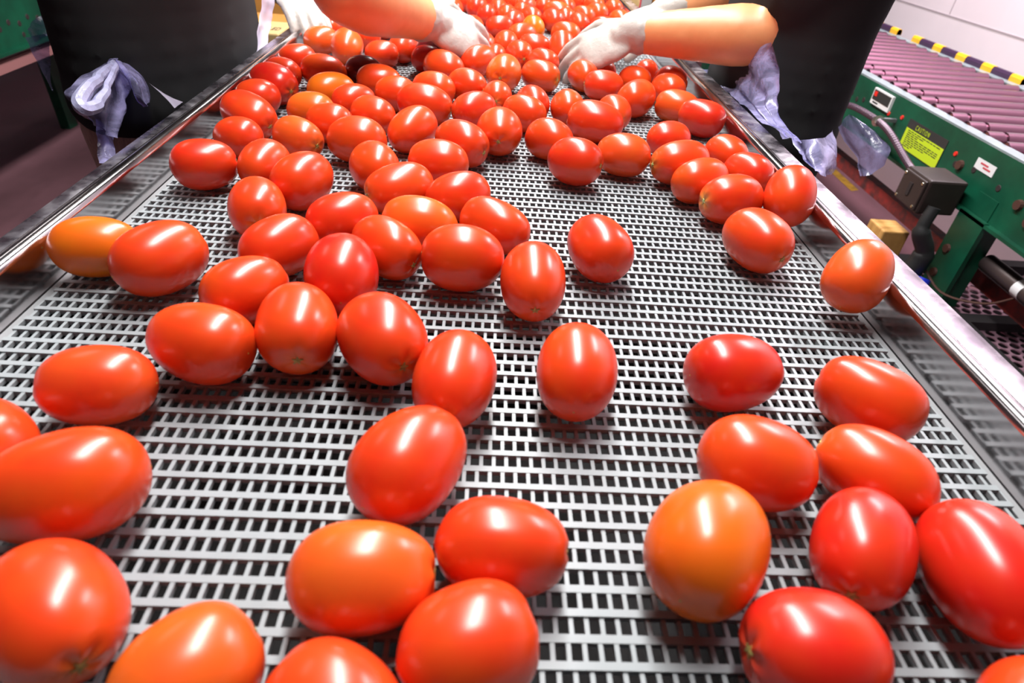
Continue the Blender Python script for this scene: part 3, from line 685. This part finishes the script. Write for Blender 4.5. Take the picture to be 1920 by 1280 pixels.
TOMATOES = [
('F1',-0.1714,0.1394,0.0257,0.0337,5.52,-0.01,0.0000,1),
('F2',-0.2008,0.2030,0.0279,0.0385,0.41,-0.03,0.0000,0),
('F3',-0.2605,0.2343,0.0234,0.0291,2.38,-0.02,0.0000,0),
('F4',-0.2251,0.2814,0.0243,0.0322,0.14,-0.02,0.0000,0),
('F5',-0.1801,0.3244,0.0267,0.0348,2.85,0.01,0.0000,0),
('F6',-0.1234,0.3459,0.0269,0.0365,4.94,-0.07,0.0000,1),
('F7',-0.0641,0.3371,0.0283,0.0369,5.25,-0.00,0.0000,1),
('F8',-0.0134,0.2990,0.0264,0.0360,4.53,-0.06,0.0000,1),
('F9',0.0666,0.3131,0.0270,0.0369,1.44,0.08,0.0000,0),
('F10',0.1755,0.3187,0.0265,0.0335,0.20,-0.03,0.0000,1),
('F11',0.2599,0.2984,0.0257,0.0344,2.39,0.00,0.0000,0),
('F12',0.2335,0.2361,0.0246,0.0337,2.37,-0.00,0.0000,1),
('F13',0.1642,0.2372,0.0268,0.0334,2.86,0.01,0.0000,0),
('F14',0.1176,0.1785,0.0290,0.0352,0.96,-0.06,0.0000,0),
('F15',0.2022,0.1851,0.0243,0.0331,4.13,-0.06,0.0000,1),
('F16',0.2556,0.1720,0.0267,0.0368,1.48,0.05,0.0000,0),
('F17',0.1528,0.1303,0.0257,0.0319,3.16,0.03,0.0000,1),
('F18',0.2372,0.0998,0.0237,0.0305,3.99,0.00,0.0000,0),
('F19',0.0181,0.1790,0.0241,0.0332,6.22,0.00,0.0000,1),
('F20',-0.0457,0.1608,0.0254,0.0343,0.07,-0.01,0.0000,1),
('F21',-0.0327,0.2271,0.0280,0.0368,1.00,0.01,0.0000,0),
('F22',0.0034,0.1301,0.0255,0.0300,0.35,-0.02,0.0000,0),
('F23',-0.0481,0.1033,0.0244,0.0294,5.70,0.01,0.0000,0),
('F24',-0.1070,0.1160,0.0246,0.0291,0.78,-0.00,0.0000,0),
('M1',-0.3067,0.4432,0.0242,0.0331,0.25,-0.04,0.0000,1),
('M2',-0.2493,0.4268,0.0277,0.0365,0.96,0.01,0.0000,0),
('M3',-0.1727,0.3909,0.0250,0.0326,0.82,0.00,0.0000,0),
('M4',-0.1680,0.4595,0.0252,0.0340,0.88,0.04,0.0000,1),
('M5',-0.1074,0.4172,0.0284,0.0380,1.73,0.06,0.0000,0),
('M6',-0.0810,0.4697,0.0243,0.0343,5.60,-0.13,0.0000,1),
('M7',-0.0159,0.4514,0.0278,0.0352,6.26,0.00,0.0000,0),
('M8',0.0111,0.5219,0.0246,0.0345,2.61,0.09,0.0000,1),
('M9',0.0431,0.4222,0.0267,0.0373,4.71,-0.13,0.0000,1),
('M10',0.1050,0.4883,0.0264,0.0357,1.89,0.07,0.0000,0),
('M11',-0.0585,0.5165,0.0252,0.0354,6.18,-0.02,0.0000,0),
('M12',-0.1269,0.5157,0.0246,0.0333,0.45,0.01,0.0000,0),
('M13',-0.2072,0.5273,0.0255,0.0339,5.04,-0.06,0.0000,1),
('M14',-0.1814,0.5912,0.0273,0.0360,1.19,0.03,0.0000,0),
('M15',-0.2310,0.6298,0.0245,0.0329,1.40,0.03,0.0000,0),
('M16',-0.2877,0.6197,0.0254,0.0326,0.39,0.00,0.0000,1),
('M17',-0.2850,0.7092,0.0232,0.0289,2.81,-0.11,0.0000,0),
('M18',-0.2189,0.7187,0.0239,0.0318,5.69,-0.05,0.0000,1),
('M19',-0.2927,0.7751,0.0267,0.0376,5.71,-0.19,0.0000,1),
('M20',-0.3105,0.8642,0.0231,0.0296,0.18,-0.00,0.0002,0),
('M21',-0.3044,0.9173,0.0271,0.0381,5.70,-0.09,0.0000,1),
('M22',-0.3123,0.9915,0.0226,0.0294,5.70,-0.00,0.0000,0),
('M23',-0.3108,1.0700,0.0242,0.0308,0.57,-0.01,0.0000,0),
('M24',-0.2553,1.0065,0.0247,0.0350,6.27,-0.10,0.0000,0),
('M25',-0.3046,1.2124,0.0244,0.0326,0.69,0.06,0.0000,0),
('M26',-0.2493,1.1625,0.0277,0.0374,1.65,0.13,0.0000,0),
('M27',-0.1886,1.1540,0.0227,0.0295,0.21,-0.00,0.0000,0),
('M28',-0.1978,1.0268,0.0243,0.0310,2.76,-0.02,0.0000,0),
('M29',-0.1661,0.9727,0.0251,0.0343,0.05,-0.01,0.0000,0),
('M30',-0.2216,0.9094,0.0247,0.0345,0.58,0.04,0.0000,0),
('M31',-0.1828,0.8697,0.0236,0.0308,0.56,0.00,0.0000,0),
('M32',-0.2286,0.8174,0.0242,0.0314,6.21,0.00,0.0000,0),
('M33',-0.1953,0.7739,0.0241,0.0310,2.87,-0.01,0.0000,0),
('M34',-0.1484,0.8156,0.0245,0.0312,2.52,-0.02,0.0000,1),
('M35',-0.1332,0.9171,0.0245,0.0310,3.06,-0.01,0.0000,0),
('M36',-0.0871,0.8688,0.0269,0.0391,6.14,-0.11,0.0000,1),
('M37',-0.0832,0.9553,0.0249,0.0337,5.94,-0.03,0.0000,0),
('M38',-0.0343,0.9819,0.0251,0.0329,5.67,-0.01,0.0000,1),
('M39',-0.0770,1.0852,0.0258,0.0358,5.79,-0.06,0.0000,0),
('M40',-0.1072,1.1359,0.0232,0.0310,6.01,-0.05,0.0000,0),
('M41',-0.1035,1.1841,0.0250,0.0323,6.03,0.00,0.0000,0),
('M42',-0.0489,1.1979,0.0249,0.0320,5.42,0.01,0.0000,0),
('M43',-0.0219,1.1379,0.0262,0.0357,0.87,0.06,0.0000,0),
('M44',0.0214,1.0536,0.0288,0.0374,4.55,0.01,0.0000,1),
('M45',0.0835,1.0774,0.0248,0.0333,5.80,-0.06,0.0000,1),
('M46',0.0117,0.9490,0.0222,0.0286,4.65,0.05,0.0000,1),
('M47',0.0148,0.7753,0.0286,0.0374,4.68,-0.02,0.0000,1),
('M48',-0.0190,0.8628,0.0248,0.0325,0.62,0.02,0.0000,0),
('M49',-0.0923,0.7662,0.0260,0.0366,1.01,0.18,0.0000,0),
('M50',-0.0298,0.7289,0.0262,0.0354,5.65,-0.08,0.0000,1),
('M51',-0.1516,0.7159,0.0268,0.0350,3.09,0.00,0.0000,0),
('M52',-0.1191,0.6425,0.0258,0.0334,2.04,-0.01,0.0000,0),
('M53',-0.0532,0.6664,0.0253,0.0342,6.19,-0.01,0.0000,0),
('M54',-0.0862,0.5909,0.0253,0.0364,3.72,-0.05,0.0000,1),
('M55',-0.0257,0.5822,0.0249,0.0338,0.44,0.05,0.0000,0),
('M56',0.0777,0.7677,0.0254,0.0324,2.50,-0.03,0.0000,0),
('M57',0.1030,0.6911,0.0268,0.0330,5.77,0.06,0.0000,1),
('M58',0.1651,0.7305,0.0254,0.0333,6.04,-0.00,0.0000,0),
('M59',0.1446,0.8464,0.0275,0.0396,5.99,-0.06,0.0000,0),
('M60',0.1802,0.9027,0.0242,0.0316,4.89,-0.01,0.0000,1),
('M61',0.1133,0.9123,0.0245,0.0323,1.57,0.06,0.0000,0),
('M62',0.0491,0.8677,0.0241,0.0320,2.62,0.04,0.0000,0),
('M63',0.0637,0.9186,0.0241,0.0312,5.04,0.01,0.0000,0),
('M64',0.1843,1.0493,0.0240,0.0326,3.07,-0.02,0.0000,1),
('M65',0.1560,1.1002,0.0242,0.0319,5.08,-0.05,0.0000,0),
('M66',0.2244,0.9749,0.0275,0.0361,0.99,0.04,0.0000,0),
('M67',0.2439,1.0969,0.0236,0.0301,2.40,-0.05,0.0000,1),
('M68',0.2907,1.0499,0.0247,0.0323,5.08,-0.01,0.0000,0),
('M69',0.3088,1.1039,0.0246,0.0316,1.92,-0.01,0.0000,0),
('M70',0.2855,0.9594,0.0241,0.0346,5.93,-0.03,0.0000,0),
('M71',0.3078,0.9024,0.0258,0.0345,2.52,0.04,0.0000,1),
('M72',0.2385,0.8036,0.0236,0.0292,0.15,-0.02,0.0000,0),
('M73',0.2306,0.7128,0.0263,0.0365,3.34,-0.04,0.0000,1),
('M74',0.3049,0.7647,0.0235,0.0300,2.02,-0.02,0.0000,0),
('M75',0.2434,0.6635,0.0247,0.0344,0.39,0.13,0.0000,0),
('M76',0.3102,0.6992,0.0239,0.0310,5.34,0.00,0.0000,0),
('M77',0.2622,0.6113,0.0268,0.0349,3.38,-0.00,0.0000,1),
('M78',0.3202,0.6029,0.0260,0.0341,1.23,0.61,0.0092,1),
('M79',0.2601,0.5201,0.0272,0.0366,5.12,-0.06,0.0000,1),
('M80',0.3188,0.4444,0.0255,0.0335,0.88,0.58,0.0079,0),
('R1',0.1326,1.2645,0.0245,0.0338,1.65,0.93,0.0000,0),
('R2',0.1547,1.4322,0.0249,0.0333,2.65,0.06,0.0000,0),
('R3',0.1970,1.5620,0.0250,0.0324,1.74,-0.00,0.0000,0),
('R4',0.2497,1.5332,0.0253,0.0331,2.46,0.01,0.0000,1),
('R5',0.3065,1.6575,0.0249,0.0323,1.97,-0.00,0.0000,0),
('R6',0.2581,1.7237,0.0251,0.0328,2.05,0.01,0.0000,0),
('R7',0.3148,1.8174,0.0246,0.0320,1.66,0.00,0.0000,0),
('R8',0.2179,1.6641,0.0249,0.0328,5.43,-0.02,0.0000,0),
('R9',0.1399,1.5830,0.0257,0.0336,1.80,0.03,0.0000,0),
('R10',0.1718,1.6303,0.0238,0.0309,1.54,-0.01,0.0000,0),
('R11',0.1559,1.6874,0.0256,0.0351,5.94,-0.04,0.0000,0),
('R12',0.1860,1.7836,0.0247,0.0322,5.00,-0.01,0.0000,0),
('R13',0.2672,1.8520,0.0249,0.0323,2.23,-0.01,0.0000,0),
('R14',0.0883,1.4747,0.0253,0.0328,1.68,-0.01,0.0000,0),
('R15',0.0604,1.3889,0.0248,0.0321,0.57,-0.01,0.0000,0),
('R16',0.0155,1.4747,0.0229,0.0307,0.15,0.03,0.0000,0),
('R17',0.0452,1.5320,0.0246,0.0318,1.21,-0.01,0.0000,0),
('R18',0.0317,1.6068,0.0238,0.0308,1.54,-0.01,0.0000,0),
('R19',-0.0150,1.6020,0.0231,0.0293,4.75,0.00,0.0000,0),
('R20',0.0878,1.5994,0.0248,0.0322,1.98,-0.00,0.0000,0),
('R21',0.0695,1.6592,0.0240,0.0311,1.53,-0.01,0.0000,0),
('R22',0.0115,1.6704,0.0242,0.0313,1.55,-0.01,0.0000,0),
('R23',-0.0392,1.6826,0.0247,0.0320,1.15,-0.01,0.0000,0),
('R24',0.0809,1.7420,0.0246,0.0319,0.89,-0.01,0.0000,0),
('R25',0.1274,1.7738,0.0233,0.0298,4.67,0.00,0.0000,0),
('R27',0.0276,1.3039,0.0242,0.0313,1.51,-0.01,0.0000,0),
('R28',0.0823,1.2897,0.0249,0.0323,6.07,0.00,0.0000,0),
('R29',0.0512,1.2177,0.0245,0.0318,4.98,0.00,0.0000,1),
('R30',0.0072,1.2088,0.0206,0.0264,1.57,-0.02,0.0000,0),
('R31',0.0932,1.1730,0.0243,0.0313,2.28,-0.02,0.0000,0),
('R32',-0.0640,1.3034,0.0242,0.0311,2.10,-0.02,0.0000,0),
('R32b',-0.0162,1.2791,0.0234,0.0303,1.63,-0.01,0.0000,0),
('R33',-0.0821,1.2512,0.0230,0.0297,1.60,-0.01,0.0000,0),
('R34',-0.1572,1.2030,0.0246,0.0322,1.22,0.01,0.0000,0),
('R35',-0.1273,1.2532,0.0223,0.0288,1.63,-0.02,0.0000,0),
('R36',0.1788,1.2724,0.0226,0.0286,1.43,-0.01,0.0000,0),
('R37',0.2001,1.1494,0.0212,0.0272,1.43,-0.02,0.0000,0),
('R37b',0.2787,1.1695,0.0215,0.0278,1.43,-0.01,0.0000,0),
('R38',-0.3168,1.3528,0.0216,0.0275,4.91,0.01,0.0000,0),
('R40',0.0470,1.8076,0.0247,0.0320,1.27,-0.01,0.0000,0),
('R41',0.1566,1.8594,0.0250,0.0324,1.85,-0.01,0.0000,0),
('R42',0.2237,1.8993,0.0250,0.0324,2.12,-0.01,0.0000,0),
('R43',-0.0723,1.7598,0.0247,0.0321,1.22,-0.01,0.0000,0),
('R44',-0.0154,1.8196,0.0247,0.0320,1.28,-0.01,0.0000,0),
('R45',0.1076,1.9223,0.0249,0.0323,1.31,-0.01,0.0000,0),
('R46',0.2024,1.9937,0.0250,0.0325,1.86,-0.01,0.0000,0),
('R47',0.3140,2.0356,0.0251,0.0325,1.88,-0.01,0.0000,0),
('R48',-0.0938,1.6276,0.0243,0.0315,1.53,-0.01,0.0000,0),
('R49',-0.1280,1.5575,0.0243,0.0315,1.51,-0.01,0.0000,0),
('R50',-0.0898,1.4650,0.0244,0.0316,1.29,-0.01,0.0000,0),
('R51',-0.1505,1.4437,0.0239,0.0309,4.84,0.01,0.0000,0),
('R52',-0.1690,1.3253,0.0242,0.0313,1.37,-0.01,0.0000,0),
('R53',-0.2190,1.3844,0.0238,0.0308,1.56,-0.01,0.0000,0),
('R54',-0.2334,1.2800,0.0238,0.0309,1.55,-0.01,0.0000,0),
('R55',-0.2887,1.4144,0.0233,0.0301,1.65,-0.01,0.0000,0),
('R56',-0.2618,1.5166,0.0237,0.0306,1.62,-0.01,0.0000,0),
('R57',-0.2093,1.5586,0.0241,0.0312,1.54,-0.01,0.0000,0),
('R58',-0.1880,1.6927,0.0244,0.0317,1.45,-0.01,0.0000,0),
('R59',-0.0430,1.4306,0.0247,0.0319,1.19,-0.01,0.0000,0),
('R60',-0.0990,1.3538,0.0238,0.0308,4.83,0.01,0.0000,0),
]

# ------------------------------------------------------------------ labels of the tomatoes
SOLO = {
 'F1': 'big round tomato at the near belt end, dark stem pit low on its side',
 'F2': 'long red tomato lying crosswise just behind the big round one at the near belt end',
 'F3': 'red tomato wedged behind the long crosswise one near the steel rail',
 'F4': 'long orange red tomato lying alone crosswise on the near belt',
 'F5': 'smooth red tomato beside the one with a brown star-shaped scar',
 'F6': 'upright red tomato with a brown star-shaped stem scar facing out',
 'F7': 'plump red tomato with a small dark scar, between the star-scarred one and its slimmer neighbour',
 'F8': 'oval red tomato with a ridge of light, touching the larger slanted one in front',
 'F9': 'egg-shaped orange red tomato standing alone on open belt mesh',
 'F10': 'deep red tomato with a flat pinched end, alone on open mesh near the lobed one',
 'F11': 'lobed red tomato with deep furrows next to the steel rail',
 'F12': 'narrow elongated tomato with a pale green stem end behind the short dark one',
 'F13': 'large smooth tomato leaning over the round orange one',
 'F14': 'round orange tomato with soft ribs, biggest of the near cluster',
 'F15': 'short deep red tomato whose brown stem pit faces out, between orange and long ones',
 'F16': 'long deep red tomato at the near end beside the steel rail',
 'F17': 'deep red tomato with a shadowed stem pit at the near belt edge',
 'F18': 'orange tomato peeking in at the near corner of the belt by the rail',
 'F19': 'boxy tomato with a notched end touching two orange red ones',
 'F20': 'broad orange tomato with a creased end, lying crosswise at the near belt',
 'F21': 'slanted plump tomato just ahead of the broad orange one',
 'F22': 'smooth pointed red tomato at the near belt edge before the boxy one',
 'F23': 'red tomato cut by the near belt edge between two others',
 'F24': 'orange slanted tomato at the near belt edge beside the big round one',
 'M1': 'orange yellow tomato resting against the steel rail behind a bigger red one',
 'M2': 'angular red tomato in front of the orange yellow one at the rail',
 'M3': 'red tomato with three tiny glints behind the smooth one',
 'M4': 'oblong red tomato half covering the one with a green stem hollow',
 'M5': 'deep red heart-shaped tomato standing in the middle of its cluster',
 'M6': 'red tomato with a brown stem scar behind the heart-shaped one',
 'M7': 'wide ridged red tomato at the edge of the cluster facing open mesh',
 'M8': 'red tomato with a green stem dimple and a yellow fleck beside the wide ridged one',
 'M9': 'egg-shaped red tomato pointing up the belt, beside the wide ridged one',
 'M10': 'single red tomato with an orange tip on the open middle of the mesh',
 'M13': 'red tomato with a deep pale green stem hollow facing out',
 'M14': 'smooth round red tomato between the green stem hollow and the shadowed one',
 'M16': 'oval red tomato lying near the rail beyond the orange yellow one',
 'M21': 'deep red tomato with a glossy stem dimple touching the rail row',
 'M30': 'orange yellow tomato in the row behind the rail tomatoes',
 'M44': 'round orange tomato with a shadowed dimple beside the one showing a green eye',
 'M45': 'red tomato showing a small green stem eye above open mesh',
 'M47': 'upright red tomato with a tiny yellow dot at the edge of the open mesh',
 'M57': 'boxy red tomato in front of the crowd, touching an orange red oval one',
 'M58': 'orange red oval tomato with a nick on its skin',
 'M59': 'lumpy red tomato with a fold along its side',
 'M71': 'deep red tomato with a pale green stem eye near the far steel rail',
 'M73': 'elongated red tomato with a green stem end in the rail cluster',
 'M77': 'red tomato with a pale green stem star in the rail cluster',
 'M78': 'tomato tipped up against the steel rail with a round scar on top',
 'M79': 'red tomato with a brown ringed scar at the tip of the rail cluster',
 'M80': 'orange red tomato leaning alone on the steel rail',
 'M25': 'tomato pressed under the gloved fingers at the rail',
 'M26': 'egg-shaped tomato standing next to the one under gloved fingers',
 'R1': 'slim pointed red tomato standing upright before the far crowd',
 'R14': 'round orange tomato among red ones in the far crowd',
 'M11': 'long orange red tomato lying crosswise behind the wide ridged one',
 'M12': 'red tomato lying crosswise beyond the oblong one, one end in the gap of the cluster',
 'M15': 'orange glossy tomato squeezed behind the smooth round one',
 'M17': 'red tomato behind the oval one near the rail',
 'M18': 'orange tomato with a pinched navel above the smooth round pair',
 'M19': 'big slanted red tomato with a dark dimple, in the rail file',
 'M20': 'red tomato against the rail just behind the big slanted one',
 'M22': 'small orange red tomato tucked behind the glossy dimpled one at the rail',
 'M23': 'orange tomato lying crosswise at the rail before the pressing hand',
 'M24': 'dented red tomato beside the orange one lying at the rail',
 'M27': 'red tomato half under the bare forearm, next to dark maroon ones',
 'M29': 'long red tomato in front of a dark maroon one',
 'M31': 'pale topped red tomato touching the orange yellow one of the second row',
 'M32': 'orange tomato leading the second row from the rail',
 'M33': 'red tomato half hidden behind the big shiny one in the second row',
 'M34': 'tomato with a pale dent on top behind the egg-shaped slanted one',
 'M35': 'red tomato lying between the long red and the large swollen one',
 'M36': 'large swollen tomato with a dark end fold in the packed middle',
 'M37': 'tomato with a flat shiny shoulder behind the large swollen one',
 'M38': 'red tomato with a tiny tip mark beside the round orange one',
 'M39': 'orange topped tomato slanting in front of the deep red one by the mesh gap',
 'M40': 'deep red tomato beside the small gap showing mesh under the forearm',
 'M43': 'slanted red tomato in front of a dark maroon one, beside the round orange one',
 'M46': 'small upright tomato with a light stripe in front of the round orange one',
 'M48': 'smooth red tomato with a slanting light streak next to the one with a yellow dot',
 'M49': 'egg-shaped tomato slanting up with a long light streak',
 'M50': 'red tomato with a small dark tip, standing by the open mesh beside the dotted one',
 'M51': 'big shiny red tomato at the front of the second row',
 'M52': 'upright red tomato with a broad light streak beside the big shiny one',
 'M53': 'red tomato lying crosswise between the egg-shaped and the small dark-tipped ones',
 'M54': 'elongated red tomato with a stem eye at its end in the mid cluster',
 'M55': 'smooth red tomato rising behind the one with green stem dimple',
 'M56': 'red tomato behind the boxy one at the edge of open mesh',
 'M60': 'red tomato with an orange stem end peeking from behind the lumpy one',
 'M61': 'upright red tomato with a straight light stripe beside the lumpy one',
 'M62': 'pale topped red tomato touching the one with a yellow dot',
 'M63': 'red tomato just behind the pale topped one before the mesh gap',
 'M64': 'red tomato with a creased side under the gloved hand',
 'M65': 'red tomato at the fingertips of the gloved hand, beside the creased one',
 'M66': 'large round shouldered red tomato slanting beside the creased one',
 'M67': 'red tomato with an orange stem spot right below the bare wrist',
 'M68': 'red tomato with a dark shaded top under the bare forearm by the rail',
 'M69': 'shaded dark red tomato behind the one with a shaded top',
 'M70': 'orange red tomato behind the one with pale green stem eye by the rail',
 'M72': 'rounded red tomato behind the elongated one with green stem end',
 'M74': 'red tomato lying at the rail behind two others of the cluster',
 'M75': 'slanted smooth red tomato between the green stem end and the pale stem star',
 'M76': 'oval red tomato close behind the tipped up one at the rail',
 'R2': 'red tomato right behind the slim pointed upright one',
 'R3': 'round red tomato standing ahead of the far gloved hand',
 'R4': 'red tomato with a yellow green stem spot beside the white glove',
 'R5': 'red tomato touching the rail above the white glove',
 'R28': 'wide red tomato beside the slim pointed upright one',
 'R29': 'red tomato showing an end-on green stem in front of the wide one',
 'R31': 'red tomato right behind the one showing a small green stem eye',
 'R15': 'wide shiny red tomato in front of the round orange one of the far crowd',
 'R16': 'red tomato at the fingertips of the reaching gloved hand',
 'R36': 'orange tomato held under the fingers of the near white glove',
}
def tomato_label(key, X, Y):
    if key in SOLO: return SOLO[key], None
    if key in ('M28', 'M41', 'M42'): return 'dark maroon tomato under the reaching arm', 'dark maroon tomatoes under the arm'
    if Y > 1.2: return 'glossy red plum tomato crowded at the far part of the belt behind the hands', 'tomatoes crowded beyond the hands'
    if X < -.20: return 'plain red plum tomato in the file along the rail of the knotted-apron person', 'tomatoes along the rail by the knotted apron'
    if X > .20: return 'plain red plum tomato in the file along the rail opposite the knotted apron', 'tomatoes along the opposite rail'
    return 'plain red plum tomato in the packed middle of the belt before the hands', 'tomatoes packed in mid belt'

# ------------------------------------------------------------------ tomatoes
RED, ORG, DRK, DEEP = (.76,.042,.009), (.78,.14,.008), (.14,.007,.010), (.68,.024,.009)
TONE = {'M1': ORG, 'M30': ORG, 'R14': ORG, 'M80': (.76,0.090,.013), 'F14': (.78,.12,.008), 'F20': (.76,0.102,.013), 'F24': (.76,0.102,.013),
        'M32': (.76,0.120,.013), 'M11': (.76,0.102,.013), 'M44': (.76,0.090,.013), 'F4': (.76,0.066,.013), 'M70': (.76,0.078,.013),
        'M18': (.76,0.078,.013), 'M25': (.76,0.084,.013), 'M26': (.76,0.084,.013), 'M58': (.76,0.072,.013),
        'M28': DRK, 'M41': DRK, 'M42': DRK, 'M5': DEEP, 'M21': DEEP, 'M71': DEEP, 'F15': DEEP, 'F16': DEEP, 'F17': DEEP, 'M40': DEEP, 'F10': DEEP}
PALE = {'M13', 'M71', 'M77', 'M73', 'F12', 'M8', 'M45', 'M54', 'M1'}
LOBE = {'F11': .055, 'F14': .03, 'F19': .04, 'M7': .035, 'F20': .03, 'M59': .04, 'F12': .03}
def tomato_mesh(key, r, L, col, big):
    rnd = random.Random('t' + key)
    nu, nv = (48, 34) if big else (34, 24)
    e1, e2 = rnd.uniform(.86, .97), rnd.uniform(.82, .95)
    tap = rnd.uniform(-.10, .05); la = LOBE.get(key, rnd.uniform(.006, .022)); lp = rnd.uniform(0, 6.28); nl = rnd.choice((2, 3, 3, 4))
    dm = rnd.uniform(.07, .13)*r; tipq = rnd.uniform(0, .05)*L; bend = rnd.uniform(-.05, .05)
    if key == 'F2': tap, tipq = -.12, 0
    halo = rnd.uniform(.5, 1) if key in PALE else rnd.uniform(0, .30)
    vs = []; cols = []
    sd = Vector((rnd.uniform(0, 50), rnd.uniform(0, 50), rnd.uniform(0, 50)))
    for j in range(nv+1):
        t = math.pi*j/nv; ct, st = math.cos(t), math.sin(t)
        x = L*math.copysign(abs(ct)**e1, ct); rho = r*max(st, 0)**e2*(1+tap*x/L)
        for i in range(nu):
            ph = 2*math.pi*i/nu
            k = 1 + la*math.cos(nl*ph+lp)*(.55+.45*ct) + .012*math.cos(ph*2+lp*2)
            q = rho*k
            xx = x
            if ct > 0: xx -= dm*math.exp(-(rho/(.42*r))**2)*(1+.35*math.cos(5*ph)*min(1, rho/(.3*r)))
            else: xx -= tipq*math.exp(-(rho/(.22*r))**2)
            p = Vector((xx, q*math.cos(ph), q*math.sin(ph) + bend*r*(1-(x/L)**2)))
            n_ = noise.noise(p*26+sd)
            p *= 1 + .010*n_
            vs.append(p)
            h = halo*math.exp(-(rho/(.34*r))**2) if ct > 0 else 0
            b = max(0, noise.noise(p*18+sd*2))*.35
            c = [col[0]*(1-.05*b), col[1]*(1+1.1*b), col[2]]
            pale = (.85, .55, .12)
            cols.append([c[m]*(1-h)+pale[m]*h for m in range(3)])
    fs = []
    for j in range(nv):
        for i in range(nu):
            a, b, c, d = j*nu+i, j*nu+(i+1)%nu, (j+1)*nu+(i+1)%nu, (j+1)*nu+i
            if j == 0: fs.append((nu*0, d, c)) if False else fs.append((a, d, c))
            elif j == nv-1: fs.append((a, d, b)) if False else fs.append((a, d, b))
            else: fs.append((a, d, c, b))
    me = bpy.data.meshes.new('tomato'); me.from_pydata(vs, [], fs)
    bm = bmesh.new(); bm.from_mesh(me)
    lay = bm.verts.layers.float_color.new('tone')
    bm.verts.ensure_lookup_table()
    for v, c in zip(bm.verts, cols): v[lay] = (*c, 1)
    bmesh.ops.remove_doubles(bm, verts=bm.verts, dist=1e-6)
    bmesh.ops.recalc_face_normals(bm, faces=bm.faces)
    bm.to_mesh(me); bm.free()
    me.polygons.foreach_set('use_smooth', [True]*len(me.polygons))
    me.materials.append(M['tomato'])
    return me, L - dm
def star_mesh(seed, R, th):
    rnd = random.Random(seed); n = 10; vs = [(th, 0, 0)]
    for i in range(n):
        rr = R*(rnd.uniform(.9, 1.25) if i % 2 == 0 else rnd.uniform(.42, .55)); a = 2*math.pi*i/n
        vs.append((th*.5, rr*math.cos(a), rr*math.sin(a)))
    for i in range(n): vs.append((-th*1.5, vs[1+i][1]*.9, vs[1+i][2]*.9))
    fs = [(0, 1+i, 1+(i+1) % n) for i in range(n)] + [(1+i, 1+n+i, 1+n+(i+1) % n, 1+(i+1) % n) for i in range(n)]
    fs.append(tuple(range(1+n, 1+2*n))[::-1])
    me = bpy.data.meshes.new('stem_scar'); me.from_pydata(vs, [], fs); return me
STARS = [star_mesh(k, .0034, .0006) for k in range(4)]; STARS_P = [star_mesh(k+9, .0032, .0006) for k in range(4)]
for m in STARS: m.materials.append(M['scar'])
for m in STARS_P: m.materials.append(M['scar_pale'])
_t = MB().tube([(-.0009, 0, 0), (.0002, 0, 0), (.0007, 0, 0)], [.0013, .0012, .0005], 8).mesh('blossom_tip', True); _t.materials.append(M['tip'])
for key, X, Y, r, L, yaw, tilt, dz, stem in TOMATOES:
    col = TONE.get(key)
    rnd = random.Random('c' + key)
    if col is None:
        g = rnd.uniform(.044, .072); col = (.76, g*.85, .009)
    if not stem:                                     # unseen stem ends lie on the side away from the near belt end
        ax = Vector((math.cos(yaw), math.sin(yaw), 0)); p = Vector((X, Y, 0))
        if (p + ax*L).length < (p - ax*L).length: yaw += math.pi; tilt = -tilt
    me, xs = tomato_mesh(key, r, L, col, key[0] == 'F')
    rot = Matrix.Rotation(yaw, 3, 'Z') @ Matrix.Rotation(-tilt, 3, 'Y') @ Matrix.Rotation(rnd.uniform(0, 6.28), 3, 'X')
    zmin = min((rot @ v.co).z for v in me.vertices)
    o = bpy.data.objects.new('tomato', me); C.objects.link(o)
    o.matrix_world = Matrix.Translation((X, Y, BELT - zmin + dz)) @ rot.to_4x4()
    lab, grp = tomato_label(key, X, Y)
    tag(o, lab, 'tomato', grp)
    s = bpy.data.objects.new('stem_scar', (STARS_P if key in PALE else STARS)[rnd.randrange(4)]); C.objects.link(s); s.parent = o
    s.location = (xs + .0003, 0, 0)
    tp = bpy.data.objects.new('blossom_tip', _t); C.objects.link(tp); tp.parent = o
    xm = min(v.co.x for v in me.vertices); tp.location = (xm + .0006, 0, 0); tp.rotation_euler = (0, 0, math.pi)
